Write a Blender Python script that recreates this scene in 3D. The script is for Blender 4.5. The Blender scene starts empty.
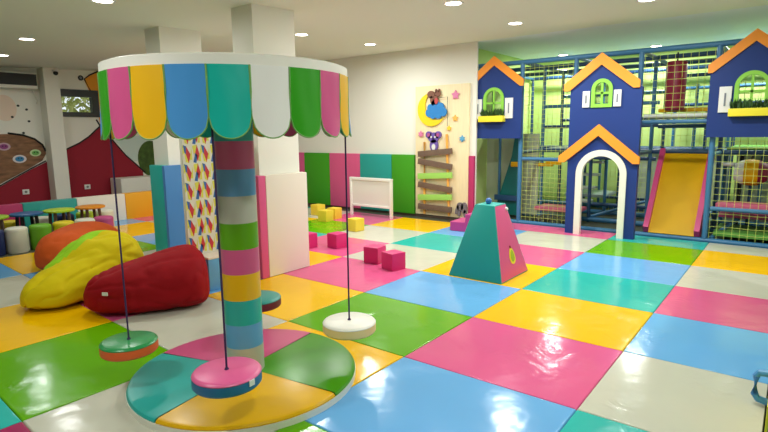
import bpy, bmesh, math, random
from mathutils import Vector, Matrix, noise
random.seed(7)
PI = math.pi
scene = bpy.context.scene
col = scene.collection
R = math.radians

# ------------------------------------------------------------------ materials
def lin(c):
    return tuple((v/12.92 if v <= .04045 else ((v+.055)/1.055)**2.4) for v in (x/255 for x in c)) + (1,)

MATS = {}
def mat(name, rgb, rough=.5, bump=0, bscale=20, spec=.5, metal=0, var=0, vscale=6, coat=0, stretch=None):
    if name in MATS: return MATS[name]
    m = bpy.data.materials.new(name); m.use_nodes = True
    nt = m.node_tree; b = nt.nodes['Principled BSDF']
    b.inputs['Base Color'].default_value = lin(rgb)
    b.inputs['Roughness'].default_value = rough
    b.inputs['Specular IOR Level'].default_value = spec
    b.inputs['Metallic'].default_value = metal
    b.inputs['Coat Weight'].default_value = coat
    tc = nt.nodes.new('ShaderNodeTexCoord')
    src = tc.outputs['Object']
    if stretch:
        mp = nt.nodes.new('ShaderNodeMapping'); mp.inputs['Scale'].default_value = stretch
        nt.links.new(src, mp.inputs['Vector']); src = mp.outputs['Vector']
    if var:
        n = nt.nodes.new('ShaderNodeTexNoise'); n.inputs['Scale'].default_value = vscale; n.inputs['Detail'].default_value = 4
        nt.links.new(src, n.inputs['Vector'])
        mx = nt.nodes.new('ShaderNodeMix'); mx.data_type = 'RGBA'; mx.blend_type = 'MULTIPLY'
        mx.inputs['Factor'].default_value = var
        mx.inputs['A'].default_value = lin(rgb)
        nt.links.new(n.outputs['Fac'], mx.inputs['B']); 
        g = nt.nodes.new('ShaderNodeMath'); g.operation = 'MULTIPLY'; g.inputs[1].default_value = 2
        nt.links.new(n.outputs['Fac'], g.inputs[0]); nt.links.new(g.outputs[0], mx.inputs['B'])
        nt.links.new(mx.outputs['Result'], b.inputs['Base Color'])
    if bump:
        n2 = nt.nodes.new('ShaderNodeTexNoise'); n2.inputs['Scale'].default_value = bscale; n2.inputs['Detail'].default_value = 3
        nt.links.new(src, n2.inputs['Vector'])
        bp = nt.nodes.new('ShaderNodeBump'); bp.inputs['Strength'].default_value = bump; bp.inputs['Distance'].default_value = .02
        nt.links.new(n2.outputs['Fac'], bp.inputs['Height']); nt.links.new(bp.outputs['Normal'], b.inputs['Normal'])
    MATS[name] = m
    return m

def emit(name, rgb, s):
    if name in MATS: return MATS[name]
    m = bpy.data.materials.new(name); m.use_nodes = True
    b = m.node_tree.nodes['Principled BSDF']
    b.inputs['Base Color'].default_value = lin(rgb)
    b.inputs['Emission Color'].default_value = lin(rgb); b.inputs['Emission Strength'].default_value = s
    MATS[name] = m; return m

VC = dict(pink=(218,92,140), yellow=(240,186,4), blue=(104,170,222), teal=(44,178,168), green=(96,168,4), white=(196,196,178),
          purple=(120,120,200), maroon=(160,40,90))
def vinyl(c, rough=.15):                              # wrinkled mat vinyl
    m = mat('mat_vinyl_'+c, VC[c], rough, bump=.28, bscale=2.4, spec=.2, var=.08, vscale=1.5)
    if not m.get('creased'):                          # fine creases, only in patches
        m['creased'] = 1
        nt = m.node_tree; b = nt.nodes['Principled BSDF']; first = b.inputs['Normal'].links[0].from_socket
        tc = nt.nodes.new('ShaderNodeTexCoord')
        w = nt.nodes.new('ShaderNodeTexNoise'); w.inputs['Scale'].default_value = 5.5; w.inputs['Detail'].default_value = 2; w.inputs['Distortion'].default_value = 2.2
        p = nt.nodes.new('ShaderNodeTexNoise'); p.inputs['Scale'].default_value = 1.9; p.inputs['Detail'].default_value = 1
        geo = nt.nodes.new('ShaderNodeNewGeometry')
        for q in (w, p): nt.links.new(geo.outputs['Position'], q.inputs['Vector'])
        rmp = nt.nodes.new('ShaderNodeMapRange'); rmp.inputs['From Min'].default_value = .5; rmp.inputs['From Max'].default_value = .72
        nt.links.new(p.outputs['Fac'], rmp.inputs['Value'])
        mu_ = nt.nodes.new('ShaderNodeMath'); mu_.operation = 'MULTIPLY'
        nt.links.new(w.outputs['Fac'], mu_.inputs[0]); nt.links.new(rmp.outputs['Result'], mu_.inputs[1])
        bp = nt.nodes.new('ShaderNodeBump'); bp.inputs['Strength'].default_value = .22; bp.inputs['Distance'].default_value = .03
        nt.links.new(mu_.outputs[0], bp.inputs['Height']); nt.links.new(first, bp.inputs['Normal']); nt.links.new(bp.outputs['Normal'], b.inputs['Normal'])
    return m
def pad(c):                                           # taut soft-play vinyl
    return mat('pad_vinyl_'+c, VC[c], .38, bump=.06, bscale=6, spec=.3)

M_wall = mat('white_wall', (236,234,222), .8, bump=.03, bscale=60)
M_ceil = mat('ceiling_paint', (238,242,226), .85)
M_ceil2 = mat('pale_aqua_ceiling', (238,244,250), .8)
M_lime_wall = mat('pale_lime_wall', (202,228,138), .8)
M_floor = mat('dark_grey_green_floor', (70,74,58), .6, var=.5, vscale=14)
M_steel = mat('steel_blue_padding', (62,118,160), .45)
M_deep = mat('deep_blue_padding', (34,72,110), .45)
M_tealpad = mat('dark_teal_panel', (10,104,100), .4)
M_navy = mat('house_blue', (34,58,122), .5, spec=.25)
M_orange = mat('trim_orange', (246,150,40), .5)
M_lime = mat('lime_green', (140,205,70), .5)
M_shut = mat('shutter_white', (226,226,222), .6)
M_archw = mat('arch_cream', (232,230,214), .5)
M_ybox = mat('planter_yellow', (240,224,50), .5)
M_leaf = mat('leaf_dark', (50,84,34), .6, var=.5, vscale=30)
M_net = mat('lime_net_cord', (206,222,110), .7)
M_slide = mat('slide_yellow', (216,164,0), .4, spec=.25)
M_black = mat('black_trim', (20,20,22), .5)
M_dark = mat('dark_frame', (30,32,32), .4)
M_wood = mat('pale_plywood', (240,222,180), .55, var=.12, vscale=5, stretch=(6,1,.6))
M_brown = mat('brown_slat', (112,90,74), .65, var=.25, vscale=10)
M_gslat = mat('green_slat', (158,214,98), .6)
M_rope = mat('orange_rope', (240,176,80), .8)
M_fabric = {k: mat('bean_fabric_'+k, c, .7, bump=.16, bscale=9, spec=.15) for k, c in
            dict(red=(148,10,22), yellow=(210,190,4), lime=(150,208,30), orange=(214,90,34)).items()}
M_cord = mat('purple_cord', (52,34,80), .7)
M_red = mat('mural_red', (150,14,40), .75)
M_morange = mat('mural_orange', (240,160,40), .75)

# ------------------------------------------------------------------ mesh helpers
class MB:
    def __init__(s): s.bm = bmesh.new(); s.mi = 0
    def _tag(s, faces):
        for f in faces: f.material_index = s.mi
    def box(s, c, d, rot=None, bev=0):
        r = bmesh.ops.create_cube(s.bm, size=1)
        vs = r['verts']
        M = Matrix.Translation(c) @ (rot.to_4x4() if rot else Matrix.Identity(4)) @ Matrix.Diagonal((*d, 1))
        bmesh.ops.transform(s.bm, matrix=M, verts=vs)
        s._tag({f for v in vs for f in v.link_faces})
        if bev:
            es = {e for v in vs for e in v.link_edges}
            bmesh.ops.bevel(s.bm, geom=list(es), offset=bev, segments=2, affect='EDGES', profile=.7)
        return s
    def bar(s, a, b, w, d=None):                      # square bar between two points
        a, b = Vector(a), Vector(b); v = b-a
        q = v.to_track_quat('Z', 'Y').to_matrix()
        return s.box((a+b)/2, (w, d or w, v.length), q)
    def tube(s, pts, r, seg=10, cap=True):
        pts = [Vector(p) for p in pts]; rings = []
        rs = r if isinstance(r, (list, tuple)) else [r]*len(pts)
        for i, p in enumerate(pts):
            t = (pts[min(i+1, len(pts)-1)]-pts[max(i-1, 0)]).normalized()
            q = t.to_track_quat('Z', 'Y').to_matrix()
            rings.append([s.bm.verts.new(p+q @ Vector((rs[i]*math.cos(2*PI*k/seg), rs[i]*math.sin(2*PI*k/seg), 0))) for k in range(seg)])
        fs = []
        for a, b in zip(rings, rings[1:]):
            for k in range(seg): fs.append(s.bm.faces.new((a[k], a[(k+1) % seg], b[(k+1) % seg], b[k])))
        if cap:
            fs.append(s.bm.faces.new(rings[0][::-1])); fs.append(s.bm.faces.new(rings[-1]))
        s._tag(fs); return s
    def lathe(s, prof, seg=40, a0=0, a1=2*PI, c=(0, 0)):
        full = abs(a1-a0-2*PI) < 1e-6
        n = seg if full else seg+1; fs = []
        cols = []
        for k in range(n):
            a = a0+(a1-a0)*k/seg
            cols.append([s.bm.verts.new((c[0]+r*math.cos(a), c[1]+r*math.sin(a), z)) for r, z in prof])
        for k in range(seg):
            A, B = cols[k], cols[(k+1) % n]
            for j in range(len(prof)-1):
                fs.append(s.bm.faces.new((A[j], B[j], B[j+1], A[j+1])))
        bmesh.ops.remove_doubles(s.bm, verts=[v for cc in cols for v in cc], dist=1e-5)
        s._tag([f for f in fs if f.is_valid]); return s
    def prism(s, outer, holes=(), y0=0, y1=.05, axis='y'):
        """polygon in two axes extruded along the third (axis y: points are x,z; x: y,z; z: x,y)"""
        def P(a, b, h):
            return {'y': (a, h, b), 'x': (h, a, b), 'z': (a, b, h)}[axis]
        loops = [outer]+list(holes)
        es = []
        for lp in loops:
            vs = [s.bm.verts.new(P(a, b, y0)) for a, b in lp]
            es += [s.bm.edges.new((vs[i], vs[(i+1) % len(vs)])) for i in range(len(vs))]
        r = bmesh.ops.triangle_fill(s.bm, use_beauty=True, use_dissolve=False, edges=es)
        fs = [g for g in r['geom'] if isinstance(g, bmesh.types.BMFace)]
        e = bmesh.ops.extrude_face_region(s.bm, geom=fs)
        vs = [g for g in e['geom'] if isinstance(g, bmesh.types.BMVert)]
        off = {'y': (0, y1-y0, 0), 'x': (y1-y0, 0, 0), 'z': (0, 0, y1-y0)}[axis]
        bmesh.ops.translate(s.bm, verts=vs, vec=off)
        allf = set(fs) | {f for v in vs for f in v.link_faces}
        s._tag(allf)
        bmesh.ops.recalc_face_normals(s.bm, faces=[f for f in allf if f.is_valid]); return s
    def quad(s, *pts):
        f = s.bm.faces.new([s.bm.verts.new(p) for p in pts]); s._tag([f]); return s
    def sphere(s, c, r, sc=(1, 1, 1), u=20, v=12):
        x = bmesh.ops.create_uvsphere(s.bm, u_segments=u, v_segments=v, radius=r)
        bmesh.ops.transform(s.bm, matrix=Matrix.Translation(c) @ Matrix.Diagonal((*sc, 1)), verts=x['verts'])
        s._tag({f for w in x['verts'] for f in w.link_faces}); return s
    def build(s, name, m, parent=None, ang=35, recalc=True, loc=None):
        if recalc: bmesh.ops.recalc_face_normals(s.bm, faces=s.bm.faces[:])
        me = bpy.data.meshes.new(name); s.bm.to_mesh(me); s.bm.free()
        for x in (m if isinstance(m, (list, tuple)) else [m]): me.materials.append(x)
        me.shade_smooth(); me.set_sharp_from_angle(angle=R(ang))
        o = bpy.data.objects.new(name, me); col.objects.link(o)
        if parent: o.parent = parent
        if loc: o.location = loc
        return o

def tag(o, label, cat, group=None):
    o['label'] = label; o['category'] = cat
    if group: o['group'] = group
    return o
def thing(name, label, cat, loc=(0, 0, 0), rz=0, group=None):
    o = bpy.data.objects.new(name, None); o.empty_display_size = .1; col.objects.link(o)
    o.location = loc; o.rotation_euler = (0, 0, rz)
    return tag(o, label, cat, group)
def struct(o): o['kind'] = 'structure'; return o
def ell(cx, cz, a, b, n=28, rot=0):
    return [(cx+a*math.cos(2*PI*k/n)*math.cos(rot)-b*math.sin(2*PI*k/n)*math.sin(rot),
             cz+a*math.cos(2*PI*k/n)*math.sin(rot)+b*math.sin(2*PI*k/n)*math.cos(rot)) for k in range(n)]

# ------------------------------------------------------------------ camera
cam_d = bpy.data.cameras.new('camera'); cam = bpy.data.objects.new('camera', cam_d); col.objects.link(cam)
fw = Vector((-.6067, .7792, -.1557)).normalized(); rt = Vector((.7898, .6132, -.0108))
rt = (rt-fw*rt.dot(fw)).normalized(); up = rt.cross(fw)
cam.matrix_world = Matrix(((rt.x, up.x, -fw.x, 0), (rt.y, up.y, -fw.y, 0), (rt.z, up.z, -fw.z, 1.5502), (0, 0, 0, 1)))
cam_d.sensor_width = 36; cam_d.lens = 528.96/768*36; cam_d.clip_start = .05
scene.camera = cam

# ------------------------------------------------------------------ setting
XL, XR, YN, YB, YA = -12.2, 2.6, -2.6, 8.35, 11.7        # left wall, right wall, near wall, board wall, alcove back wall
def zc(y): return 2.88+.0414*(y-4)
struct(MB().box(((XL+XR)/2, (YN+YA)/2, -.1), (XR-XL+.4, YA-YN+.4, .1)).build('floor', M_floor))
m = MB(); m.prism([(YN-.2, zc(YN-.2)), (YB, zc(YB)), (YB, zc(YB)+.2), (YN-.2, zc(YN-.2)+.2)], (), XL-.2, XR+.2, 'x')
struct(m.build('ceiling', M_ceil))
m = MB().box(((-4.9+XR)/2, (YB+YA)/2+.1, 3.16), (XR+5.1, YA-YB+.2, .2)); m.bm.transform(Matrix.Translation((0,0,.0)))
struct(m.build('ceiling_alcove', M_ceil2))
# left wall with the window opening
def rect(a0, b0, a1, b1): return [(a0, b0), (a1, b0), (a1, b1), (a0, b1)]
WY0, WY1, WZ0, WZ1 = 4.68, 5.52, 1.95, 2.52
struct(MB().prism(rect(YN, -.05, YB+.04, 3.07), [rect(WY0, WZ0, WY1, WZ1)], XL-.18, XL, 'x').build('wall_left', M_wall))
struct(MB().box(((XL-4.45)/2, YB+.02, 1.55), (-4.45-XL, .04, 3.2)).build('wall_board', M_wall))
struct(MB().box((-4.85, (YB+.04+YA)/2, 1.5), (.1, YA-YB-.04, 3.12)).build('wall_alcove_side', M_lime_wall))
struct(MB().box(((XR-4.9)/2, YA+.05, 1.5), (XR+4.9, .1, 3.12)).build('wall_back', M_lime_wall))
struct(MB().box((XR+.05, (YN+YA)/2, 1.5), (.1, YA-YN, 3.12)).build('wall_right', M_wall))
struct(MB().box(((XL+XR)/2, YN-.05, 1.4), (XR-XL, .1, 3.0)).build('wall_front', M_wall))
struct(MB().box((-12.05, 4.52, 1.42), (.3, .28, 2.96)).build('trim_1', M_wall))             # pilaster on the left wall
struct(MB().box((-8.35, YB-.012, .0), (7.7, .024, .1)).build('baseboard_back', mat('baseboard_brown', (90,74,62), .6)))
# window
w = struct(MB().prism(rect(WY0, WZ0, WY1, WZ1), [rect(WY0+.06, WZ0+.1, WY1-.14, WZ1-.15)], XL-.1, XL+.03, 'x').build('window_1', M_dark))
glass = bpy.data.materials.new('window_glass'); glass.use_nodes = True
gb = glass.node_tree.nodes['Principled BSDF']; gb.inputs['Transmission Weight'].default_value = 1; gb.inputs['Roughness'].default_value = .02; gb.inputs['IOR'].default_value = 1.05
MB().box((XL-.04, (WY0+WY1)/2, (WZ0+WZ1)/2), (.008, WY1-WY0-.1, WZ1-WZ0-.1)).build('window_pane', glass, w)
# hedge outside the window
m = MB()
for i in range(2600):
    y = random.uniform(4.2, 6.6); z = random.uniform(1.3, 3.6); x = XL-.9-random.uniform(0, .7)
    q = Matrix.Rotation(random.uniform(0, 6.3), 3, Vector((random.random()-.5, random.random()-.5, random.random()-.5)).normalized())
    s_ = random.uniform(.06, .11)
    m.quad(*[Vector((x, y, z))+q @ Vector(v)*s_ for v in ((-1, 0, 0), (0, -.5, .1), (1, 0, 0), (0, .5, .1))])
o = m.build('hedge_foliage', mat('hedge_leaf', (190,196,120), .6, var=.7, vscale=8), recalc=False)
o['kind'] = 'stuff'; tag(o, 'yellow green hedge leaves outside the dark framed window', 'hedge')

# columns
def pillar(x0, x1, y0, y1, n):
    struct(MB().box(((x0+x1)/2, (y0+y1)/2, 1.42), (x1-x0, y1-y0, 2.94)).build('wall_pillar_%d' % n, M_wall))
pillar(-4.87, -4.53, 3.655, 4.235, 1)
pillar(-6.65, -6.31, 3.655, 4.235, 2)
def slab(name, label, cat, c, d, m, bev=.012, group=None, rot=None):
    o = MB().box((0, 0, 0), d, rot, bev).build(name, m); o.location = c
    return tag(o, label, cat, group)
GP = 'padding on the pillars'
slab('pillar_pad', 'tall white pad on the pillar beside the carousel, facing the pink mats', 'wall pad', (-4.475, 3.955, .558), (.09, .6, 1.11), mat('pad_cream', (236,228,212), .45), group=GP)
slab('pillar_pad', 'narrow pink pad on the left face of the pillar beside the carousel', 'wall pad', (-4.665, 3.603, .558), (.47, .095, 1.11), pad('pink'), group=GP)
slab('pillar_pad', 'thin blue pad along the far edge of the white pillar pad', 'wall pad', (-4.71, 4.285, .55), (.378, .08, 1.1), pad('blue'), group=GP)
slab('pillar_pad', 'teal pad on the left face of the pillar behind the red bean bag', 'wall pad', (-6.45, 3.6, .585), (.3, .1, 1.17), pad('teal'), group=GP)
slab('pillar_pad', 'blue pad on the pillar behind the patterned panel', 'wall pad', (-6.27, 3.965, .585), (.06, .83, 1.17), mat('pad_midblue', (70,130,190), .4), group=GP)

# ------------------------------------------------------------------ floor mats
X0, DX, Y1 = -.8554, 1.1983, 7.8456
def corner(k, r):
    x = X0-DX*(k-1); y = Y1-(r-1)
    if k >= 3 and r >= 6: y += .06*(k-2)*min(1, (r-6))
    if k == 0: x = -.015
    if r == 0: y = 8.4
    return x, y
GRID = {  # column from the right: colours row by row from the play frame
    0: ['white', 'yellow', 'white', 'pink', 'blue', 'white', 'teal', 'pink'],
    1: ['teal', 'green', 'blue', 'teal', 'yellow', 'pink', 'blue', 'green'],
    2: ['pink', 'white', 'pink', 'yellow', 'blue', 'green', 'yellow', 'white', 'maroon'],
    3: ['pink', 'blue', 'teal', 'white', 'pink', 'yellow', 'white', 'green', 'teal'],
    4: [None, 'yellow', 'white', 'pink', 'yellow', 'blue', 'pink', 'yellow', 'blue'],
    5: [None, 'pink', 'green', 'teal', 'white', 'white', 'blue', 'white', 'green'],
    6: [None, 'white', 'yellow', 'pink', 'blue', 'green', 'yellow', 'blue', 'white'],
    7: [None, 'teal', 'pink', 'white', 'yellow'],
    8: [None, 'yellow', 'blue', 'pink', 'blue'],
}
COLN = ['rightmost column', 'second column from right', 'third column from right', 'fourth column from right', 'fifth column from right',
        'sixth column from right', 'seventh column from right', 'eighth column from right', 'column at the low wall']
ROWN = ['strip along the play frame', 'first full row', 'second row', 'third row', 'fourth row', 'fifth row', 'sixth row', 'seventh row', 'eighth row']
SPECIAL = {(2, 3): 'yellow vinyl floor mat under the teal and pink pyramid', (1, 0): 'teal vinyl mat strip at the arched doorway of the blue house',
           (2, 5): 'bright green vinyl floor mat under the white swing seat', (3, 7): 'green vinyl floor mat under the green topped swing seat',
           (4, 3): 'pink vinyl floor mat under the cube left of the purple cord', (3, 4): 'pink vinyl floor mat between the white pillar pad and two cubes',
           (4, 6): 'pink vinyl floor mat mostly hidden beneath the red bean bag', (5, 1): 'pink vinyl floor mat under the white standing board'}
def make_mat(c, r, cname):
    (xa, ya), (xb, yb), (xc, yc), (xd, yd) = corner(c, r), corner(c+1, r), corner(c+1, r+1), corner(c, r+1)
    cx, cy = (xa+xb+xc+xd)/4, (ya+yb+yc+yd)/4
    m = MB(); N = 14; g = .004
    def P(u, v):
        x = (xa*(1-u)+xb*u)*(1-v)+(xd*(1-u)+xc*u)*v; y = (ya*(1-u)+yb*u)*(1-v)+(yd*(1-u)+yc*u)*v
        return x-cx, y-cy
    us = [0, .004, .010]+[.010+.98*i/N for i in range(1, N)]+[.99, .996, 1]
    vs = []
    for j, v in enumerate(us):
        row = []
        for i, u in enumerate(us):
            uu = .0015+.997*u; vv = .0015+.997*v
            x, y = P(uu, vv)
            edge = u in (0, 1) or v in (0, 1)
            z = -.006 if edge else .0025*noise.noise((x*2.2+c*7, y*2.2+r*5, 1))*min(1, 8*min(u, 1-u, v, 1-v)) + .0012*noise.noise((x*6+c*3, y*6+r, 4))*min(1, 8*min(u, 1-u, v, 1-v))
            row.append(m.bm.verts.new((x, y, z)))
        vs.append(row)
    n = len(us)
    for j in range(n-1):
        for i in range(n-1): m.bm.faces.new((vs[j][i], vs[j][i+1], vs[j+1][i+1], vs[j+1][i]))
    ring = [vs[0][i] for i in range(n)]+[vs[j][n-1] for j in range(1, n)]+[vs[n-1][i] for i in range(n-2, -1, -1)]+[vs[j][0] for j in range(n-2, 0, -1)]
    low = [m.bm.verts.new((v.co.x, v.co.y, -.049)) for v in ring]
    k = len(ring)
    for i in range(k): m.bm.faces.new((ring[i], low[i], low[(i+1) % k], ring[(i+1) % k]))
    m.bm.faces.new(low)
    o = m.build('floor_mat', vinyl(cname), loc=(cx, cy, 0), ang=60)
    lab = SPECIAL.get((c, r)) or '%s vinyl floor mat, %s, %s' % (cname.replace('maroon', 'dark pink'), COLN[c], ROWN[r] + ('' if r == 0 else ' from the play frame'))
    tag(o, lab, 'floor mat', 'coloured vinyl floor mats')
for c, rows in GRID.items():
    for r, cname in enumerate(rows):
        if cname: make_mat(c, r, cname)

# ------------------------------------------------------------------ carousel
CX, CY = -2.69, 1.99
PHI = math.atan2(-CY, -CX)
car = thing('carousel', 'striped pole carousel with scalloped multicolour canopy on a round four colour base', 'carousel', (CX, CY, 0))
RB = .705
for a0, a1, c in ((98, 197, 'pink'), (197, 280, 'teal'), (280, 368, 'yellow'), (8, 98, 'green')):
    m = MB(); prof = [(.0, .062), (RB-.03, .062), (RB-.012, .057), (RB-.004, .046), (RB-.004, .04), (0, .04)]
    m.lathe(prof, 24, R(a0+.4), R(a1-.4))
    cols = {'green': mat('base_green', (64,146,14), .28, bump=.08, bscale=4, spec=.3)}
    m.build('base_sector', cols.get(c) or mat('base_'+c, tuple(int(v*.93) for v in VC[c]), .28, bump=.1, bscale=4, spec=.3), car, recalc=True)
MB().lathe([(0, .0), (RB, 0), (RB, .038), (0, .038)], 64).build('base_rim', mat('rim_white', (228,228,214), .4), car)
# pole: stripes are surface pattern
stripes = ['white', 'blue', 'teal', 'yellow', 'pink', 'green', 'white', 'blue', 'pink', 'teal', 'yellow', 'green']
zs = [.062, .232, .383, .54, .705, .86, 1.02, 1.185, 1.345, 1.51, 1.68, 1.84, 1.9]
pm = [mat('pole_'+c, tuple(int(v*.93) for v in VC[c]), .3) for c in ('white', 'blue', 'teal', 'yellow', 'pink', 'green')]
ix = {c: i for i, c in enumerate(('white', 'blue', 'teal', 'yellow', 'pink', 'green'))}
m = MB()
for i, c in enumerate(stripes):
    m.mi = ix[c]; m.lathe([(.116, zs[i]), (.116, zs[i+1])], 40)
m.mi = 0; m.lathe([(0, .062), (.116, .062)], 40); m.lathe([(.116, 1.9), (0, 1.9)], 40)
bmesh.ops.remove_doubles(m.bm, verts=m.bm.verts[:], dist=1e-5)
m.build('pole', pm, car)
# canopy
RC, ZT, ZP, ZB = .69, 1.935, 1.875, 1.53
can = bpy.data.objects.new('canopy', None); 
m = MB(); m.lathe([(0, ZT-.004), (RC-.02, ZT-.004), (RC, ZT-.012), (RC, ZP-.02), (RC-.006, ZP-.02), (RC-.006, ZT-.03), (0, ZT-.03)], 90)
band = m.build('canopy_top', mat('canopy_white', (238,236,224), .5, bump=.1, bscale=8), car)
NP = 22; seq = ['green', 'pink', 'yellow', 'blue', 'teal', 'white']
pc = {'green': (44,156,8), 'pink': (214,84,140), 'yellow': (242,186,4), 'blue': (72,150,216), 'teal': (8,180,164), 'white': (240,240,234)}
M_pip = mat('piping_green', (112,168,84), .5)
for i in range(NP):
    a_mid = PHI-R(.8)+(i-4)*2*PI/NP
    c = seq[i % 6]
    hw = PI/NP*.985; wlen = RC*hw
    def outline(n=16):
        pts = [(-hw, ZP)]
        zr = ZB+wlen*1.05
        for k in range(n+1):
            t = PI+PI*k/n
            pts.append((hw*math.cos(t), zr+wlen*1.05*math.sin(t)))
        pts.append((hw, ZP)); return pts
    ol = outline()
    m = MB(); rr = RC+.006
    # columns of the panel
    nC = 16; colv = []
    for k in range(nC+1):
        a = -hw+2*hw*k/nC
        zr = ZB+wlen*1.05
        zb = zr-wlen*1.05*math.sqrt(max(0, 1-(a/hw)**2))
        colm = []
        for j in range(7):
            z = ZP+(zb-ZP)*j/6
            flare = .012*((ZP-z)/(ZP-ZB))**2*math.cos(a/hw*PI/2)*(1+.6*math.sin(i*2.1)) + .004*noise.noise((a*9+i*3, z*5, 2))
            colm.append(((rr+flare), a_mid+a, z))
        colv.append(colm)
    def V(r_, a, z): return (r_*math.cos(a), r_*math.sin(a), z)
    th = .006
    out = [[m.bm.verts.new(V(*p)) for p in cc] for cc in colv]
    inn = [[m.bm.verts.new(V(p[0]-th, p[1], p[2])) for p in cc] for cc in colv]
    for k in range(nC):
        for j in range(6):
            m.bm.faces.new((out[k][j], out[k][j+1], out[k+1][j+1], out[k+1][j]))
            m.bm.faces.new((inn[k][j], inn[k+1][j], inn[k+1][j+1], inn[k][j+1]))
        m.bm.faces.new((out[k][6], inn[k][6], inn[k+1][6], out[k+1][6]))
        m.bm.faces.new((out[k][0], out[k+1][0], inn[k+1][0], inn[k][0]))
    for k in (0, nC):
        for j in range(6): m.bm.faces.new((out[k][j], inn[k][j], inn[k][j+1], out[k][j+1]))
    bmesh.ops.remove_doubles(m.bm, verts=m.bm.verts[:], dist=1e-6)
    p = m.build('valance_panel', mat('valance_'+c, pc[c], .42, bump=.12, bscale=7, spec=.3), car)
    m = MB()
    pts = [V(colv[0][j][0]-.003, colv[0][j][1], colv[0][j][2]) for j in range(0, 7, 2)][:3]
    pts = [V(rr-.001, a_mid-hw, ZP), V(rr-.001, a_mid-hw, (ZP+ZB+wlen)/2)]+[V(q[6][0]-.003, q[6][1], q[6][2]) for q in colv]+[V(rr-.001, a_mid+hw, (ZP+ZB+wlen)/2), V(rr-.001, a_mid+hw, ZP)]
    m.tube(pts, .0045, 6); m.build('piping', M_pip, p)
bpy.data.objects.remove(can)

def seat(x, y, top, side, label, zt=.335, r=.175, h=.075):
    t = thing('swing_seat', label, 'swing seat', (x, y, 0), 0, 'swing seats hung from the carousel')
    MB().lathe([(0, zt), (r-.02, zt), (r-.006, zt-.006), (r, zt-.014), (r-.001, zt-.018), (0, zt-.018)], 48).build('seat_top', top, t)
    MB().lathe([(0, zt-.019), (r-.002, zt-.019), (r, zt-.03), (r, zt-h+.01), (r-.008, zt-h), (0, zt-h)], 48).build('seat_side', side, t)
    MB().tube([(0, 0, zt), (0, 0, zt+.5), (0, 0, 1.9)], .0055, 8).build('cord', M_cord, t)
    MB().lathe([(0, zt+.012), (.008, zt+.01), (.012, zt)], 12).build('cord_knot', M_cord, t)
    return t
s1 = seat(-2.225, 1.525, mat('seat_pink', (220,92,146), .35), mat('seat_side_blue', (30,104,150), .45), 'pink topped round swing seat with blue side hanging before the carousel pole', zt=.355)
MB().box((.176, .02, .325), (.006, .034, .03), Matrix.Rotation(R(6), 3, 'Z')).build('care_tag', M_shut, s1)
seat(-3.09, 1.448, mat('seat_green', (30,140,74), .3), mat('seat_side_orange', (214,96,40), .45), 'green topped round swing seat with orange side hanging left of the carousel', r=.162)
seat(-2.236, 2.487, mat('seat_white', (240,238,226), .4), mat('seat_side_cream', (232,206,140), .5), 'white topped round swing seat with cream side hanging right of the carousel')
seat(-3.14, 2.46, mat('seat_teal', (40,140,130), .4), mat('seat_side_maroon', (110,24,44), .45), 'teal topped round swing seat with maroon side hanging behind the striped pole')

# ------------------------------------------------------------------ patterned panel on a blue base
t = thing('patterned_panel', 'tall upright panel of red, blue and yellow diamonds behind the red bean bag', 'panel', (-4.78, 3.175, .345))
MB().box((.05, 0, .65), (.05, .6, 1.3), None, .012).build('panel_body', mat('panel_white', (232,230,214), .5), t)
m = MB(); mats = [mat('pattern_'+n, c, .5) for n, c in dict(w=(232,230,214), y=(226,222,84), r=(206,52,60), b=(52,104,176)).items()]
nx, nz = 6, 7; dy, dz = .6/nx, 1.28/nz
A_ = [(3, (.08, 1), (.42, .93), (.36, .48), (.2, .6)), (2, (.42, .93), (.85, .5), (.62, .02), (.36, .48)), (1, (0, .9), (.08, 1), (.2, .6), (0, .45)), (1, (.85, .5), (1, .85), (1, .2), (.72, .2)), (1, (.2, .6), (.36, .48), (.62, .02), (.3, .1))]
B_ = [(2, (.6, 1), (.85, .5), (.62, .1), (.38, .56)), (3, (.38, .56), (.62, .44), (.46, .02), (.12, .06)), (1, (.1, .95), (.6, 1), (.38, .56), (.2, .5)), (1, (.85, .5), (1, .8), (1, .1), (.72, .1))]
for i in range(nx):
    for j in range(nz):
        for k, *ps in (A_ if i % 2 == 0 else B_):
            f = m.bm.faces.new([m.bm.verts.new((.0765, -.3+dy*(i+a_), .01+dz*(j+b_))) for a_, b_ in ps]); f.material_index = k
m.build('diamond_pattern', mats, t, recalc=False)
slab('foam_block', 'low light blue foam block with white top under the patterned panel', 'foam block', (-4.76, 3.225, .16), (.5, .54, .32), pad('blue'))
slab('seat_cushion', 'thin white pad on the light blue foam block under the patterned panel', 'pad', (-4.76, 3.225, .3325), (.5, .54, .025), mat('pad_cream', (236,228,212), .45))

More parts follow.
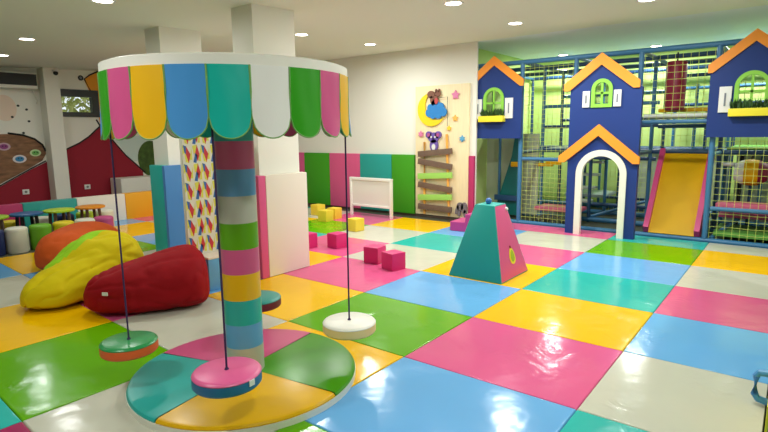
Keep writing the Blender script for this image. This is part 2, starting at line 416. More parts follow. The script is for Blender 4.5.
# ------------------------------------------------------------------ bean bags
def bean(label, loc, rz, prof, m, kink, seedv, extra=None, shear=0):
    """prof: (x, half width, top height) along the local x axis"""
    t = thing('bean_bag', label, 'bean bag', loc, rz, 'bean bags')
    mb = MB(); seg = 96; rings = []
    xs = []
    n = 70; xa, xb = prof[0][0], prof[-1][0]
    for i in range(n+1):
        u = i/n; x = xa+(xb-xa)*(.5-.5*math.cos(PI*u))
        for (p, q) in zip(prof, prof[1:]):
            if x <= q[0]+1e-9:
                f = (x-p[0])/(q[0]-p[0]); f2 = f
                w_ = p[1]+(q[1]-p[1])*f2; h_ = p[2]+(q[2]-p[2])*f2; zl = (p[3] if len(p) > 3 else 0)*(1-f)+(q[3] if len(q) > 3 else 0)*f; break
        xs.append((x, w_, h_, zl))
    for _ in range(9):
        xs = [xs[0]]+[(b[0], (a[1]+2*b[1]+c[1])/4, (a[2]+2*b[2]+c[2])/4, (a[3]+2*b[3]+c[3])/4) for a, b, c in zip(xs, xs[1:], xs[2:])]+[xs[-1]]
    for x, w_, h_, zl in xs:
        ring = []
        for k in range(seg):
            a = 2*PI*k/seg; cs, sn = math.cos(a), math.sin(a)
            y = w_*math.copysign(abs(cs)**.9, cs)
            if sn >= 0: z = h_*.42+(h_*.58)*abs(sn)**.95
            else: z = h_*.42-(h_*.42-zl)*abs(sn)**.55
            p = Vector((x, y, z))
            d = .014*noise.noise(p*2.6+Vector((seedv, 0, 0)))+.004*noise.noise(p*9+Vector((0, seedv, 0)))
            rid = 1-abs(noise.noise(Vector((p.x*3.2, p.y*5, p.z*7))+Vector((seedv, 3, 0))))
            d -= .018*(rid**12)*kink; r2 = 1-abs(noise.noise(Vector((p.x*7+p.z*3, p.y*2.5, p.z*9))+Vector((seedv, 9, 4)))); d -= .004*(r2**8)*(.4+kink*.6)
            nrm = Vector((0, cs, sn))
            if z < .02: d *= .2
            p += nrm*d; p.z = max(p.z, .002)
            p.x += shear*p.z
            ring.append(mb.bm.verts.new(p))
        rings.append(ring)
    for a, b in zip(rings, rings[1:]):
        for k in range(seg): mb.bm.faces.new((a[k], a[(k+1) % seg], b[(k+1) % seg], b[k]))
    mb.bm.faces.new(rings[0][::-1]); mb.bm.faces.new(rings[-1])
    o = mb.build('cover', m, t, ang=80)
    if isinstance(m, (list, tuple)) and extra:
        for f in o.data.polygons:
            if extra(f.center): f.material_index = 1
    return t
b1 = bean('dark red bean bag lying beside the carousel on the white mat', (-4.56, 2.42, 0), R(64),
     [(-.58, .03, .18, .12), (-.55, .12, .28, .05), (-.46, .22, .35, .02), (-.25, .32, .42, 0), (.0, .38, .48, 0), (.22, .40, .52, 0), (.34, .38, .53, 0), (.41, .3, .48, .0), (.455, .2, .38, .06), (.465, .04, .26, .14)],
     M_fabric['red'], 1, 3.1)
MB().box((-.40, -.29, .24), (.05, .006, .028), Matrix.Rotation(R(-35), 3, 'Z')).build('label_tab', M_shut, b1)
b2 = bean('yellow bean bag with a lime back, slumped between the red and orange bags', (-5.44, 2.16, 0), R(108),
     [(-.60, .03, .13, .08), (-.55, .14, .22, .03), (-.42, .26, .29, 0), (-.15, .34, .40, 0), (.1, .40, .55, 0), (.3, .42, .61, 0), (.48, .34, .56, .02), (.57, .18, .44, .1), (.6, .03, .3, .2)],
     [M_fabric['yellow'], M_fabric['lime']], 1.5, 8.4, lambda c: c.y > .0+.3*max(0, -c.x) and c.x > -.3)
b3 = bean('orange bean bag behind the yellow one, near the low stools', (-6.85, 2.75, 0), R(122),
     [(-.6, .03, .2, .1), (-.55, .2, .33, .03), (-.38, .34, .44, 0), (0, .4, .5, 0), (.25, .36, .48, 0), (.46, .25, .4, 0), (.56, .04, .2, .1)],
     M_fabric['orange'], .5, 5.2)

# ------------------------------------------------------------------ pyramid
t = thing('foam_pyramid', 'teal and pink truncated foam pyramid with a blue ball on top', 'foam pyramid', (-2.59, 5.21, 0))
bx, by, tx, ty, H = .315, .345, .115, .135, .775
B = [(-bx, -by, 0), (bx, -by, 0), (bx, by, 0), (-bx, by, 0)]; T = [(-tx, -ty, H), (tx, -ty, H), (tx, ty, H), (-tx, ty, H)]
m = MB(); bv = [m.bm.verts.new(p) for p in B]; tv = [m.bm.verts.new(p) for p in T]
for i in range(4):
    f = m.bm.faces.new((bv[i], bv[(i+1) % 4], tv[(i+1) % 4], tv[i])); f.material_index = (0, 1, 0, 1)[i]
m.bm.faces.new(tv); m.bm.faces.new(bv[::-1])
es = m.bm.edges[:]
bmesh.ops.bevel(m.bm, geom=es, offset=.012, segments=2, affect='EDGES', profile=.6)
m.build('pyramid_body', [mat('pyramid_teal', (28,160,152), .4, bump=.05, bscale=6), mat('pyramid_pink', (226,88,142), .4, bump=.05, bscale=6)], t)
MB().sphere((-.01, -.02, H+.03), .034).build('ball', mat('ball_blue', (52,110,190), .35), t)
MB().sphere((tx+.02, ty-.02, H-.06), .022, (1, 1, .8)).build('knob', M_shut, t)
# pear shaped badge on the pink face
nf = Vector((H, 0, bx-tx)).normalized(); upv = Vector((-(bx-tx), 0, H)).normalized(); sv = Vector((0, 1, 0))
cc = Vector((bx-(bx-tx)*.3, .02, H*.29))
def on_face(lst, off):
    return [cc+sv*a+upv*b+nf*off for a, b in lst]
for nm, a, b, mm, off, par in (('badge_rim', .062, .088, mat('badge_yellow', (246,226,50), .4), .008, t), ('badge_face', .04, .062, mat('badge_lime', (170,190,40), .4), .012, t)):
    m = MB(); pts = [(a*math.cos(2*PI*k/24)*(1-.25*math.sin(2*PI*k/24)), b*math.sin(2*PI*k/24)) for k in range(24)]
    o1 = [m.bm.verts.new(p) for p in on_face(pts, off)]; o0 = [m.bm.verts.new(p) for p in on_face(pts, 0)]
    m.bm.faces.new(o1)
    for k in range(24): m.bm.faces.new((o0[k], o0[(k+1) % 24], o1[(k+1) % 24], o1[k]))
    m.build(nm, mm, par)
MB().tube(on_face([(-.005, .085), (-.012, .11)], .008), .008, 6).build('badge_stem', mat('badge_stem', (150,60,40), .5), t)

# ------------------------------------------------------------------ loose foam cubes, steps
M_cubep = mat('cube_magenta', (206,40,112), .45); M_cubey = mat('cube_yellow', (238,206,60), .45)
def cube(x, y, rz, m, label, z=0, s=.2):
    o = MB().box((0, 0, s/2), (s, s, s), None, .012).build('foam_cube', m); o.location = (x, y, z); o.rotation_euler = (0, 0, R(rz))
    tag(o, label, 'foam cube', 'loose foam cubes')
cube(-3.56, 4.74, -14, M_cubep, 'magenta foam cube, nearer of the touching pair left of the pyramid')
cube(-3.93, 4.86, 8, M_cubep, 'magenta foam cube, farther of the pair left of the pyramid')
cube(-4.88, 5.22, -8, M_cubep, 'magenta foam cube alone on the pink mat beside the purple cord')
cube(-5.22, 4.98, -4, M_cubep, 'magenta foam cube half hidden by the edge of the white pillar pad')
cube(-5.5, 6.32, -4, M_cubey, 'yellow foam cube on the pink mat right of the purple cord')
cube(-6.55, 6.72, 2, M_cubey, 'yellow foam cube at the front of the cluster of three')
cube(-6.62, 7.02, 5, M_cubey, 'yellow foam cube at the right of the cluster of three')
cube(-7.2, 7.18, -3, M_cubey, 'yellow foam cube at the back of the cluster by the green wall pad')
m = MB(); m.prism([(-.3, 0), (.38, 0), (.38, .4), (.18, .4), (.18, .28), (-.04, .28), (-.04, .15), (-.3, .15)], (), -.22, .22, 'y')
o = m.build('foam_steps', mat('steps_magenta', (190,60,130), .45)); o.location = (-3.98, 7.42, 0); o.rotation_euler = (0, 0, R(4))
md = o.modifiers.new('bevel', 'BEVEL'); md.width = .01; md.segments = 2
tag(o, 'magenta foam steps against the play frame behind the pyramid', 'foam steps')

# ------------------------------------------------------------------ wall pads and white board on the board wall
GW = 'coloured pads along the white wall'
def wpad(x0, x1, c, label): slab('wall_pad', label, 'wall pad', ((x0+x1)/2, 8.32, .565), (x1-x0-.006, .058, 1.13), c, .012, GW)
PG = mat('pad_green', (66,158,28), .42)
wpad(-10.1, -9.4, pad('teal'), 'teal wall pad behind the left pillar')
wpad(-9.4, -8.7, pad('pink'), 'pink wall pad behind the white pillar')
wpad(-8.7, -7.93, PG, 'green wall pad nearest the white pillar')
wpad(-7.93, -7.07, mat('pad_pink2', (222,92,140), .42), 'pink wall pad between green and teal pads behind the carousel cord')
wpad(-7.07, -6.26, mat('pad_teal2', (40,160,150), .42), 'teal wall pad behind the white standing board')
wpad(-6.26, -5.715, PG, 'green wall pad beside the wooden activity board')
wpad(-4.56, -4.45, mat('pad_maroon', (186,50,104), .42), 'narrow dark pink wall pad at the wall end beside the blue house')
t = thing('standing_board', 'low white framed standing board on legs before the teal and green wall pads', 'board', (-6.2, 7.57, 0))
mw = mat('board_frame_white', (240,240,232), .5)
MB().box((0, .0, .45), (.9, .016, .47)).build('board_sheet', mat('board_sheet', (226,226,216), .6), t)
for n, c, d in (('top_rail', (0, 0, .7), (1.0, .05, .05)), ('bottom_rail', (0, 0, .2), (.92, .04, .04)), ('leg', (-.475, 0, .34), (.045, .05, .68)), ('leg', (.475, 0, .34), (.045, .05, .68))):
    MB().box(c, d, None, .004).build(n, mw, t)

# ------------------------------------------------------------------ wooden activity board
t = thing('activity_board', 'tall plywood climbing ladder board with moon, cloud and animals on the white wall', 'activity board', (-5.13, 8.325, 0))
Y = -.028
MB().box((0, 0, 1.195), (1.13, .04, 2.37), None, .008).build('backboard', M_wood, t)
def cut(name, polys, m, y=.0, d=.02, par=None, holes=()):
    mb = MB()
    for p in polys: mb.prism(p, (), Y-d-y, Y-y+.006, 'y')
    return mb.build(name, m, par or t)
def W(x, z): return (x+5.13, z)
moon = []
cxm, czm, rm = -.2, 1.955, .3
for k in range(25):
    a = R(110)+R(215)*k/24; moon.append((cxm+rm*math.cos(a), czm+rm*math.sin(a)))
for k in range(25):
    a = R(305)-R(175)*k/24; moon.append((cxm+.13+.265*math.cos(a), czm+.075+.265*math.sin(a)))
cut('moon', [moon], mat('moon_yellow', (244,212,30), .5))
# cloud outline as one scalloped polygon
def cloud(cx, cz, s):
    pts = []
    lob = [(-.15, -.05, .075), (-.12, .04, .07), (-.02, .1, .085), (.09, .05, .08), (.15, -.04, .08), (.05, -.09, .07), (-.07, -.09, .07)]
    for k in range(72):
        a = 2*PI*k/72; best = 0
        for lx, lz, lr in lob:
            dx, dz = math.cos(a), math.sin(a); bq = lx*dx+lz*dz; cq = lx*lx+lz*lz-lr*lr; disc = bq*bq-cq
            if disc > 0: best = max(best, bq+math.sqrt(disc))
        pts.append((cx+s*best*math.cos(a), cz+s*best*math.sin(a)))
    return pts
cut('cloud', [cloud(-.09, 1.945, .98)], mat('cloud_blue', (42,130,200), .5), y=.02)
M_sq = mat('squirrel_brown', (124,80,62), .6)
sq = cut('squirrel', [ell(-.2, 2.22, .075, .065), ell(-.17, 2.11, .04, .09, rot=.3), ell(-.06, 2.23, .06, .05), ell(-.1, 2.12, .05, .085), ell(-.09, 2.28, .018, .035), ell(-.03, 2.285, .018, .03)], M_sq, y=.02)
cut('scarf', [ell(-.075, 2.1, .035, .055)], mat('scarf_red', (190,70,70), .6), y=.035, par=sq)
MB().tube([(-.06, -.06, 2.15), (.15, -.06, 2.165), (.15, -.06, 1.65)], .005, 6).build('fishing_line', M_dark, t)
def star(cx, cz, r, n=5):
    return [(cx+(r if k % 2 == 0 else r*.55)*math.cos(PI/2+PI*k/n), cz+(r if k % 2 == 0 else r*.55)*math.sin(PI/2+PI*k/n)) for k in range(2*n)]
for x, z, r, c, n in ((.3, 2.19, .085, (222,128,170), 5), (.295, 1.79, .06, (240,186,90), 5), (.17, 1.615, .05, (244,206,60), 5), (.44, 1.43, .06, (90,166,206), 6), (-.435, 1.515, .062, (222,128,170), 6)):
    cut('star', [star(x, z, r, n)], mat('star_%d_%d_%d' % c, c, .5))
M_ko = mat('koala_purple', (106,84,166), .55)
ko = cut('koala', [ell(-.15, 1.45, .11, .095), ell(-.25, 1.5, .065, .065), ell(-.05, 1.5, .065, .065), ell(-.14, 1.31, .085, .11)], M_ko, y=.0, d=.03)
cut('ears', [ell(-.25, 1.5, .035, .035), ell(-.05, 1.5, .035, .035)], mat('koala_pink', (170,80,140), .6), y=.03, d=.006, par=ko)
cut('eyes', [ell(-.19, 1.46, .016, .018), ell(-.11, 1.46, .016, .018)], M_shut, y=.03, d=.006, par=ko)
cut('nose', [ell(-.15, 1.43, .02, .03)], mat('koala_nose', (50,30,90), .4), y=.03, d=.008, par=ko)
cut('belly', [ell(-.14, 1.28, .04, .055)], M_shut, y=.03, d=.006, par=ko)
for x0, z0, x1, z1 in ((-.345, 1.37, -.345, .03), (.13, 1.51, .19, .03)):
    MB().tube([(x0, Y-.02, z0), ((x0+x1)/2, Y-.022, (z0+z1)/2), (x1, Y-.02, z1)], .022, 10).build('rope', M_rope, t)
for zl, zr, mm in ((1.147, 1.211, M_brown), (1.016, .925, M_brown), (.734, .78, M_gslat), (.582, .509, M_brown), (.336, .38, M_gslat), (.17, .15, M_brown)):
    a = math.atan2(zr-zl, .71)
    MB().box((-.1, Y-.05, (zl+zr)/2), (.73, .04, .105), Matrix.Rotation(-a, 3, 'Y'), .006).build('slat', mm, t)
cut('elephant', [ell(.42, .22, .07, .075), ell(.5, .2, .06, .1), ell(.36, .16, .03, .09, rot=-.3), ell(.52, .1, .03, .07), ell(.4, .1, .03, .06)], mat('elephant_grey', (120,112,118), .6), d=.025)

# ------------------------------------------------------------------ play frame
YF = 8.52
PX = [-4.7, -3.7, -2.82, -1.89, -.93, .15, 1.2]
PY = [YF, 9.5, 10.45, 11.4]
pf = thing('play_frame', 'large blue padded tube climbing frame filling the alcove behind the blue houses', 'climbing frame')
def tube_part(name, a, b, r, m, seg=12): MB().tube([a, b], r, seg).build(name, m, pf)
M_rail = mat('rail_blue', (50,112,154), .4)
for j, y in enumerate(PY):
    for i, x in enumerate(PX):
        tube_part('post', (x, y, -.05), (x, y, 2.68), .036 if j == 0 else .03, M_steel if j == 0 else (M_deep if (i+j) % 2 else M_steel))
    tube_part('beam', (PX[0]-.05, y, 2.67), (PX[-1]+.6, y, 2.67), .038, M_steel if j == 0 else M_deep)
    if j: tube_part('beam', (PX[1] if j < 3 else PX[0], y, 1.2), (PX[-1]+.6, y, 1.2), .035, M_deep)
    tube_part('base_rail', (PX[0]-.05, y, .0), (PX[-1]+.6, y, .0), .042, M_rail)
for i, x in enumerate(PX):
    for z in ((2.67, 1.2) if i else (2.67,)):
        tube_part('cross_beam', (x, PY[0], z), (x, PY[-1], z), .03, M_deep if i % 2 else M_steel)
for (x0, x1, y, z, m_) in ((-3.66, -2.78, YF, 1.09, M_steel), (-1.89, -.93, YF, 1.66, M_steel), (-.89, 1.2, YF, .46, M_steel), (-.89, 1.2, 9.5, .3, M_deep),
                           (-3.66, -1.8, 9.5, 1.98, M_steel), (-3.66, -1.8, 9.5, 1.62, M_deep), (-3.66, -1.8, 10.45, 2.2, M_steel), (-3.66, -1.8, 10.45, 1.75, M_deep),
                           (-1.8, .15, 11.4, 2.3, M_steel), (-1.8, .15, 11.4, 2.0, M_deep), (-1.8, -.89, 9.5, 1.6, M_deep), (-1.8, .15, 10.45, 2.45, M_deep),
                           (-2.78, -1.8, 9.5, .28, M_deep), (-2.78, -1.8, 10.45, .3, M_deep), (-2.78, -1.8, 9.5, 1.08, M_deep), (-.89, .9, 9.5, 1.02, mat('rail_white', (228,230,224), .5)),
                           (-1.85, -.97, 8.7, 1.75, mat('rail_white', (228,230,224), .5))):
    tube_part('guard_rail', (x0, y, z), (x1, y, z), .03, m_)
for (a, b) in (((-2.78, 9.5, .05), (-2.0, 10.45, .3)), ((-.87, YF+.05, .03), (-.45, 9.45, .38))):
    tube_part('brace', a, b, .028, M_steel)
for (x, y, z1, m_) in ((-1.42, 10.45, 2.3, M_steel), (-1.25, 10.45, 1.9, M_deep), (-.66, 9.8, 1.2, M_black), (-.52, 9.8, 1.2, M_deep), (-.4, 9.8, 1.2, M_steel), (-2.3, 10.45, 1.2, M_steel), (-3.25, 10.45, 2.67, M_steel),
                       (-3.2, 11.4, 2.67, M_steel), (-3.5, 11.4, 2.67, M_deep), (-4.46, 9.33, 1.45, M_steel)):
    tube_part('upright', (x, y, -.05), (x, y, z1), .026, m_)
M_deckp = mat('deck_pink', (206,96,124), .5); M_deckg = mat('deck_green', (96,158,64), .5); M_deckb = mat('deck_grey', (150,168,160), .5)
for x0, x1, y0, y1, z, m_ in ((-3.6, -2.8, 9.55, 11.35, 1.22, M_deckb), (-1.75, -.97, 9.6, 10.4, 1.16, M_deckb), (-1.83, -.98, 8.75, 9.35, 1.74, M_deckb), (-.85, 1.1, 9.55, 11.35, 1.24, M_deckg),
                              (-3.6, -2.84, 8.95, 9.45, .2, M_deckp), (-.84, 1.1, 8.6, 9.0, .5, M_deckp), (-.84, 1.1, 9.1, 9.45, .3, mat('deck_magenta', (190,70,130), .5)), (-.84, 1.1, 8.6, 9.45, .1, M_deckg), (-3.6, -2.84, 10.5, 11.35, .3, M_deckb)):
    MB().box(((x0+x1)/2, (y0+y1)/2, z), (x1-x0, y1-y0, .06), None, .01).build('deck', m_, pf)
for k in range(4):
    MB().box((-3.0, 9.7+.22*k, .3+.22*k), (.32, .24, .04), None, .006).build('step', mat('step_grey', (160,172,160), .5), pf)
for p_ in ((-3.3, 9.0, 1.0), (-3.55, 9.3, .95), (-.55, 9.7, .98), (-1.62, 9.2, 1.84), (-1.35, 9.2, 1.84), (-1.1, 9.2, 1.84)):
    MB().box(p_, (.27, .05, .06), None, .01).build('yellow_pad', M_slide, pf)
m = MB(); m.prism([(-4.5, 0), (-3.98, 0), (-3.98, 1.5), (-4.1, 1.5), (-4.16, 1.1)], (), 9.2, 9.25, 'y')
m.build('teal_panel', M_tealpad, pf)
MB().box((-4.22, 9.17, .32), (.5, .05, .1), None, .01).build('panel_bar', M_deep, pf)
MB().box((-4.05, 9.17, .95), (.2, .05, .09), None, .01).build('panel_bar', M_slide, pf)
M_sage = mat('screen_sage', (186,196,166), .8)
for x0, x1, y, z1 in ((-4.79, -3.74, 9.46, 1.5), (-.85, 1.2, 11.44, 1.2), (-2.75, -1.83, 11.44, 1.2), (-1.75, -.93, 11.44, 1.2)):
    MB().box(((x0+x1)/2, y, z1/2), (x1-x0, .02, z1)).build('mesh_screen', M_sage, pf)

# safety nets
def net(label, x0, x1, y0, y1, z0, z1, cell=.075, r=.0025, m_=None):
    mb = MB(); L = math.hypot(x1-x0, y1-y0); n = max(2, round(L/cell)); k = max(2, round((z1-z0)/cell))
    dx, dy = (x1-x0)/L, (y1-y0)/L
    def P(s, z):
        u = s/L; v = (z-z0)/(z1-z0)
        sag = .035*math.sin(PI*u)*math.sin(PI*v)
        wob = .012*noise.noise((s*3+x0, z*3, y0))*math.sin(PI*u)
        return (x0+dx*s-dy*(sag), y0+dy*s+dx*(sag), z+wob)
    for i in range(n+1):
        mb.tube([P(L*i/n, z0+(z1-z0)*j/8) for j in range(9)], r, 4, False)
    for j in range(k+1):
        mb.tube([P(L*i/6, z0+(z1-z0)*j/k) for i in range(7)], r, 4, False)
    o = mb.build('safety_net', m_ or M_net, None, 80, recalc=False)
    tag(o, label, 'net', 'nets of the climbing frame')
net('lime safety net between the left house and the tall doorway house', -3.65, -2.87, YF, YF, .03, 2.64)
net('lime safety net filling the bay above the yellow slide', -1.84, -.98, YF, YF, 1.68, 2.62, .095)
net('lime safety net under the right flower box house', -.88, .1, YF, YF, .03, 2.64, .09)
net('lime net deep in the climbing frame behind the left net bay', -3.6, -1.85, 10.38, 10.38, 1.28, 2.6, .09, .003)
net('lime net behind the red punching bag', -1.75, .1, 9.58, 9.58, 1.28, 2.6, .09, .003)
net('lime net inside the arched doorway at the back', -2.72, -1.85, 10.38, 10.38, .06, 1.15, .09)

# houses
def chevron(c, W_, apex, tip, bot, inner):
    s = (apex-tip)/W_
    xi = (inner-bot)/s
    return [(c, apex), (c+W_, tip), (c+W_, bot), (c+xi, bot), (c, inner), (c-xi, bot), (c-W_, bot), (c-W_, tip)]
def arch(c, hw, z0, zs_, n=20):
    return [(c-hw, z0), (c+hw, z0)]+[(c+hw*math.cos(PI*k/n), zs_+hw*math.sin(PI*k/n)) for k in range(n+1)]
def arch_window(par, c, hw, z0, ztop, y):
    zs_ = ztop-hw; fwid = .05
    f = MB().prism(arch(c, hw, z0, zs_), [arch(c, hw-fwid, z0+fwid, zs_)], y-.03, y+.03, 'y').build('window_frame', M_lime, par)
    mb = MB(); mb.box((c, y-.005, (z0+ztop)/2), (.03, .03, ztop-z0-.04)); mb.box((c, y-.005, z0+(ztop-z0)*.5), (2*hw-.06, .03, .03))
    mb.build('mullion', M_lime, f)
    MB().prism(arch(c, hw-fwid+.004, z0+fwid-.004, zs_), (), y+.012, y+.016, 'y').build('pane', glass, f)
def shutter(par, x0, x1, z0, z1, y):
    s_ = MB().box(((x0+x1)/2, y-.012, (z0+z1)/2), (x1-x0, .024, z1-z0), None, .004).build('shutter', M_shut, par)
    MB().box(((x0+x1)/2, y-.026, (z0+z1)/2), (.02, .008, (z1-z0)*.5)).build('slot', mat('slot_grey', (120,124,132), .6), s_)
def planter(par, x0, x1, z, y):
    b = MB().box(((x0+x1)/2, y-.06, z), (x1-x0, .12, .1), None, .006).build('flower_box', M_ybox, par)
    mb = MB()
    for i in range(150):
        x = random.uniform(x0+.02, x1-.02); h = random.uniform(.05, .15); a = random.uniform(0, 2*PI); ln = random.uniform(.01, .05)
        p = Vector((x, y-.06+random.uniform(-.035, .035), z+.04)); q = p+Vector((ln*math.cos(a), ln*math.sin(a)*.6, h)); w_ = .012
        mid = (p+q)/2+Vector((0, 0, .01)); sd = Vector((math.cos(a+1.5), math.sin(a+1.5), 0))*w_
        mb.quad(p, mid-sd, q, mid+sd)
    mb.build('plants', M_leaf, b, recalc=False)
def house(label, c, hw, z0, apex, box=True, sh=.0, y=8.44):
    t = thing('house_facade', label, 'house facade', (0, 0, 0), 0, 'blue house fronts on the climbing frame')
    tip, bot, inner = apex-.41, apex-.515, apex-.15
    W_ = hw+.03; s = (apex-tip)/W_
    wz0, wz1 = apex-1.035, apex-.515; whw = .19
    win = arch(c+.0, whw-.02, wz0+.02, wz1-whw)
    MB().prism([(c-hw, z0), (c+hw, z0), (c+hw, inner-s*hw+.05), (c, inner+.05), (c-hw, inner-s*hw+.05)], [win], y-.03, y+.03, 'y').build('front_panel', M_navy, t)
    MB().prism(chevron(c, W_, apex, tip, bot, inner), (), y-.055, y-.025, 'y').build('roof_trim', M_orange, t)
    arch_window(t, c, whw, wz0, wz1, y-.02)
    shutter(t, c+whw+.025, c+whw+.165, wz0, apex-.70, y-.03); shutter(t, c-whw-.165, c-whw-.025, wz0, apex-.70, y-.03)
    if box: planter(t, c-.23, c+.22, wz0-.005, y-.03)
    return t
house('blue house front with flower box on the left, next to the white wall', -4.155, .50, 1.43, 2.80)
house('blue house front with flower box at the right edge of the climbing frame', -.53, .475, 1.44, 2.80)
t = thing('house_facade', 'tall blue house front with an arched white doorway beside the slide', 'house facade', (0, 0, 0), 0, 'blue house fronts on the climbing frame')
c, y = -2.235, 8.05
cw = c-.04
dz = 1.25-.33
door = [(c+.31, 0)]+[(c+.31*math.cos(PI*k/20), .92+.31*math.sin(PI*k/20)) for k in range(21)]+[(c-.31, 0)]
hw, apex = .49, 2.635; tip, bot, inner = 2.225, 2.125, 2.47; s = (apex-tip)/.52
MB().prism([(c-hw, 0)]+door[::-1]+[(c+hw, 0), (c+hw, inner-s*hw+.05), (c-.05, inner+.05), (c-hw, inner-s*hw+.05)], [arch(cw, .125, 1.9, 2.275-.145)], y-.03, y+.06, 'y').build('front_panel', M_navy, t)
MB().prism(chevron(c-.06, .52, apex, tip, bot, inner), (), y-.06, y-.027, 'y').build('roof_trim', M_orange, t)
MB().prism(chevron(c-.05, .565, 1.635, 1.17, 1.08, 1.475), (), y-.08, y-.028, 'y').build('porch_trim', M_orange, t)
ro = .355; ri = .265
ring = [(c+ro, .0)]+[(c+ro*math.cos(PI*k/24), .915+ro*math.sin(PI*k/24)) for k in range(25)]+[(c-ro, 0), (c-ri, 0)]+[(c-ri*math.cos(PI*k/24), .915+ri*math.sin(PI*k/24)) for k in range(25)]+[(c+ri, 0)]
MB().prism(ring, (), y-.055, y+.02, 'y').build('door_arch', M_archw, t)
arch_window(t, cw, .145, 1.875, 2.275, y-.02)
shutter(t, cw+.165, cw+.265, 1.88, 2.11, y-.03); shutter(t, cw-.265, cw-.165, 1.88, 2.11, y-.03)

# slide
t = thing('slide', 'wide yellow slide with pink side rails between two blue houses', 'slide', (-1.36, 8.5, 0))
N = 18; path = []
for i in range(N+1):
    u = i/N
    yy = .9*u; zz = .05+1.13*u-.012*math.sin(2*PI*u)
    path.append((yy, zz))
m = MB(); top = path; outl = [(a, b) for a, b in path]+[(a+.05, b-.05) for a, b in path[::-1]]
m.prism(outl, (), -.29, .3, 'x'); m.build('slide_bed', M_slide, t)
M_srail = mat('slide_rail_pink', (204,62,122), .4)
for xx in (-.325, .335):
    ol = [(a-.03, b+.08) for a, b in path]+[(a+.09, b-.08) for a, b in path[::-1]]
    MB().prism(ol, (), xx-.035, xx+.035, 'x').build('side_rail', M_srail, t)
# punching bag
t = thing('punching_bag', 'dark red punching bag hanging inside the net above the slide', 'punching bag', (-1.51, 9.02, 1.83))
MB().lathe([(0, 0), (.11, 0), (.135, .02), (.137, .3), (.137, .68), (.125, .71), (0, .715)], 28).build('bag_body', mat('bag_red', (140,8,50), .45), t)
MB().tube([(0, 0, .71), (0, 0, .84)], .012, 8).build('strap', M_black, t)
# roller drum
t = thing('roller_drum', 'white, yellow and maroon roller drum on a rope behind the right net', 'roller', (-.5, 9.2, .93))
def drum(x0, x1, m_):
    mb = MB(); pr = []
    for k in range(9):
        x = x0+(x1-x0)*k/8; pr.append((math.sqrt(max(.0004, 1-(x/.235)**2))*.17+.02, x))
    pr = [(0, x0)]+pr+[(0, x1)]
    mb.lathe(pr, 24); mb.bm.transform(Matrix.Rotation(R(90), 4, 'Y')); return mb.build('drum_section', m_, t)
drum(-.2, -.08, mat('drum_white', (230,228,220), .5)); drum(-.08, .09, M_slide); drum(.09, .2, mat('drum_maroon', (120,20,50), .5))
MB().tube([(0, 0, .1), (0, 0, .24)], .006, 6).build('rope', M_black, t)
# soft filling under the net bay
mb = MB()
for i in range(160):
    mb.sphere((random.uniform(-3.55, -2.88), random.uniform(8.62, 8.9), random.uniform(0, .1)), .035, u=8, v=6)
o = mb.build('ball_pit_balls', mat('pit_ball_dark', (60,66,44), .5, var=.9, vscale=4)); o['kind'] = 'stuff'; tag(o, 'small dark play balls heaped behind the net beside the doorway house', 'balls')

# right edge partition
t = thing('padded_partition', 'green padded partition at the right edge of the mats with a blue bracket', 'partition', (.052, 4.46, 0))
MB().box((0, 0, .5), (.1, 3.4, 1.0), None, .015).build('partition_pad', mat('partition_green', (52,110,34), .45), t)
MB().tube([(-.03, -.95, .2), (-.115, -.95, .19), (-.125, -.95, .17), (-.125, -.95, .06), (-.11, -.95, .035), (-.03, -.95, .02)], .02, 10).build('bracket', mat('bracket_blue', (70,146,206), .4), t)
MB().box((-.054, -1.3, .16), (.012, .7, .3), None, .004).build('yellow_panel', M_ybox, t)

# ------------------------------------------------------------------ low padded wall, stools and tables
GL = 'low padded wall blocks'
def low(y0, y1, m_, label): slab('low_wall_pad', label, 'low wall', (-9.88, (y0+y1)/2, .235), (.16, y1-y0-.006, .49), m_, .012, GL)
low(2.1, 3.1, mat('pad_maroon', (186,50,104), .42), 'pink low wall block at the far left behind the tables')
low(3.1, 3.92, mat('pad_teal2', (40,160,150), .42), 'teal low wall block behind the round tables')
low(3.92, 4.76, mat('pad_cream', (236,228,212), .45), 'white low wall block between the teal and yellow blocks')
low(4.76, 5.75, mat('pad_yellow', (240,170,16), .42), 'yellow orange low wall block beside the teal pillar pad')
slab('counter_block', 'white counter block behind the low wall under the mural', 'counter', (-11.9, 6.35, .28), (.5, 1.5, .66), M_wall)
SC = {'navy': (22,40,96), 'white': (224,222,204), 'green': (110,176,34), 'yellow': (226,204,30), 'pink': (190,74,130), 'maroon': (120,24,60), 'lime': (176,206,44)}
def stool(x, y, c, label, g):
    t = thing('stool', label, 'stool', (x, y, -.05), 0, g)
    r = .138; h = .35
    MB().lathe([(0, 0), (r-.01, 0), (r, .015), (r, h-.05), (0, h-.05)], 32).build('stool_body', mat('stool_'+c, SC[c], .5), t)
    MB().lathe([(0, h), (r-.03, h), (r-.008, h-.01), (r+.002, h-.03), (r+.002, h-.048), (0, h-.048)], 32).build('seat_pad', mat('stool_'+c, SC[c], .5), t)
for y_, c, l in ((2.29, 'navy', 'navy blue drum stool at the left edge of the front row'), (2.58, 'white', 'white drum stool second from the left in the front row'), (2.88, 'green', 'green drum stool in front of the blue table'),
                (3.19, 'yellow', 'yellow drum stool peeking over the orange bean bag'), (3.49, 'white', 'white drum stool peeking over the orange bean bag'), (3.77, 'pink', 'dusty pink drum stool at the right end of the front row')):
    stool(-8.52, y_, c, l, 'front row of drum stools')
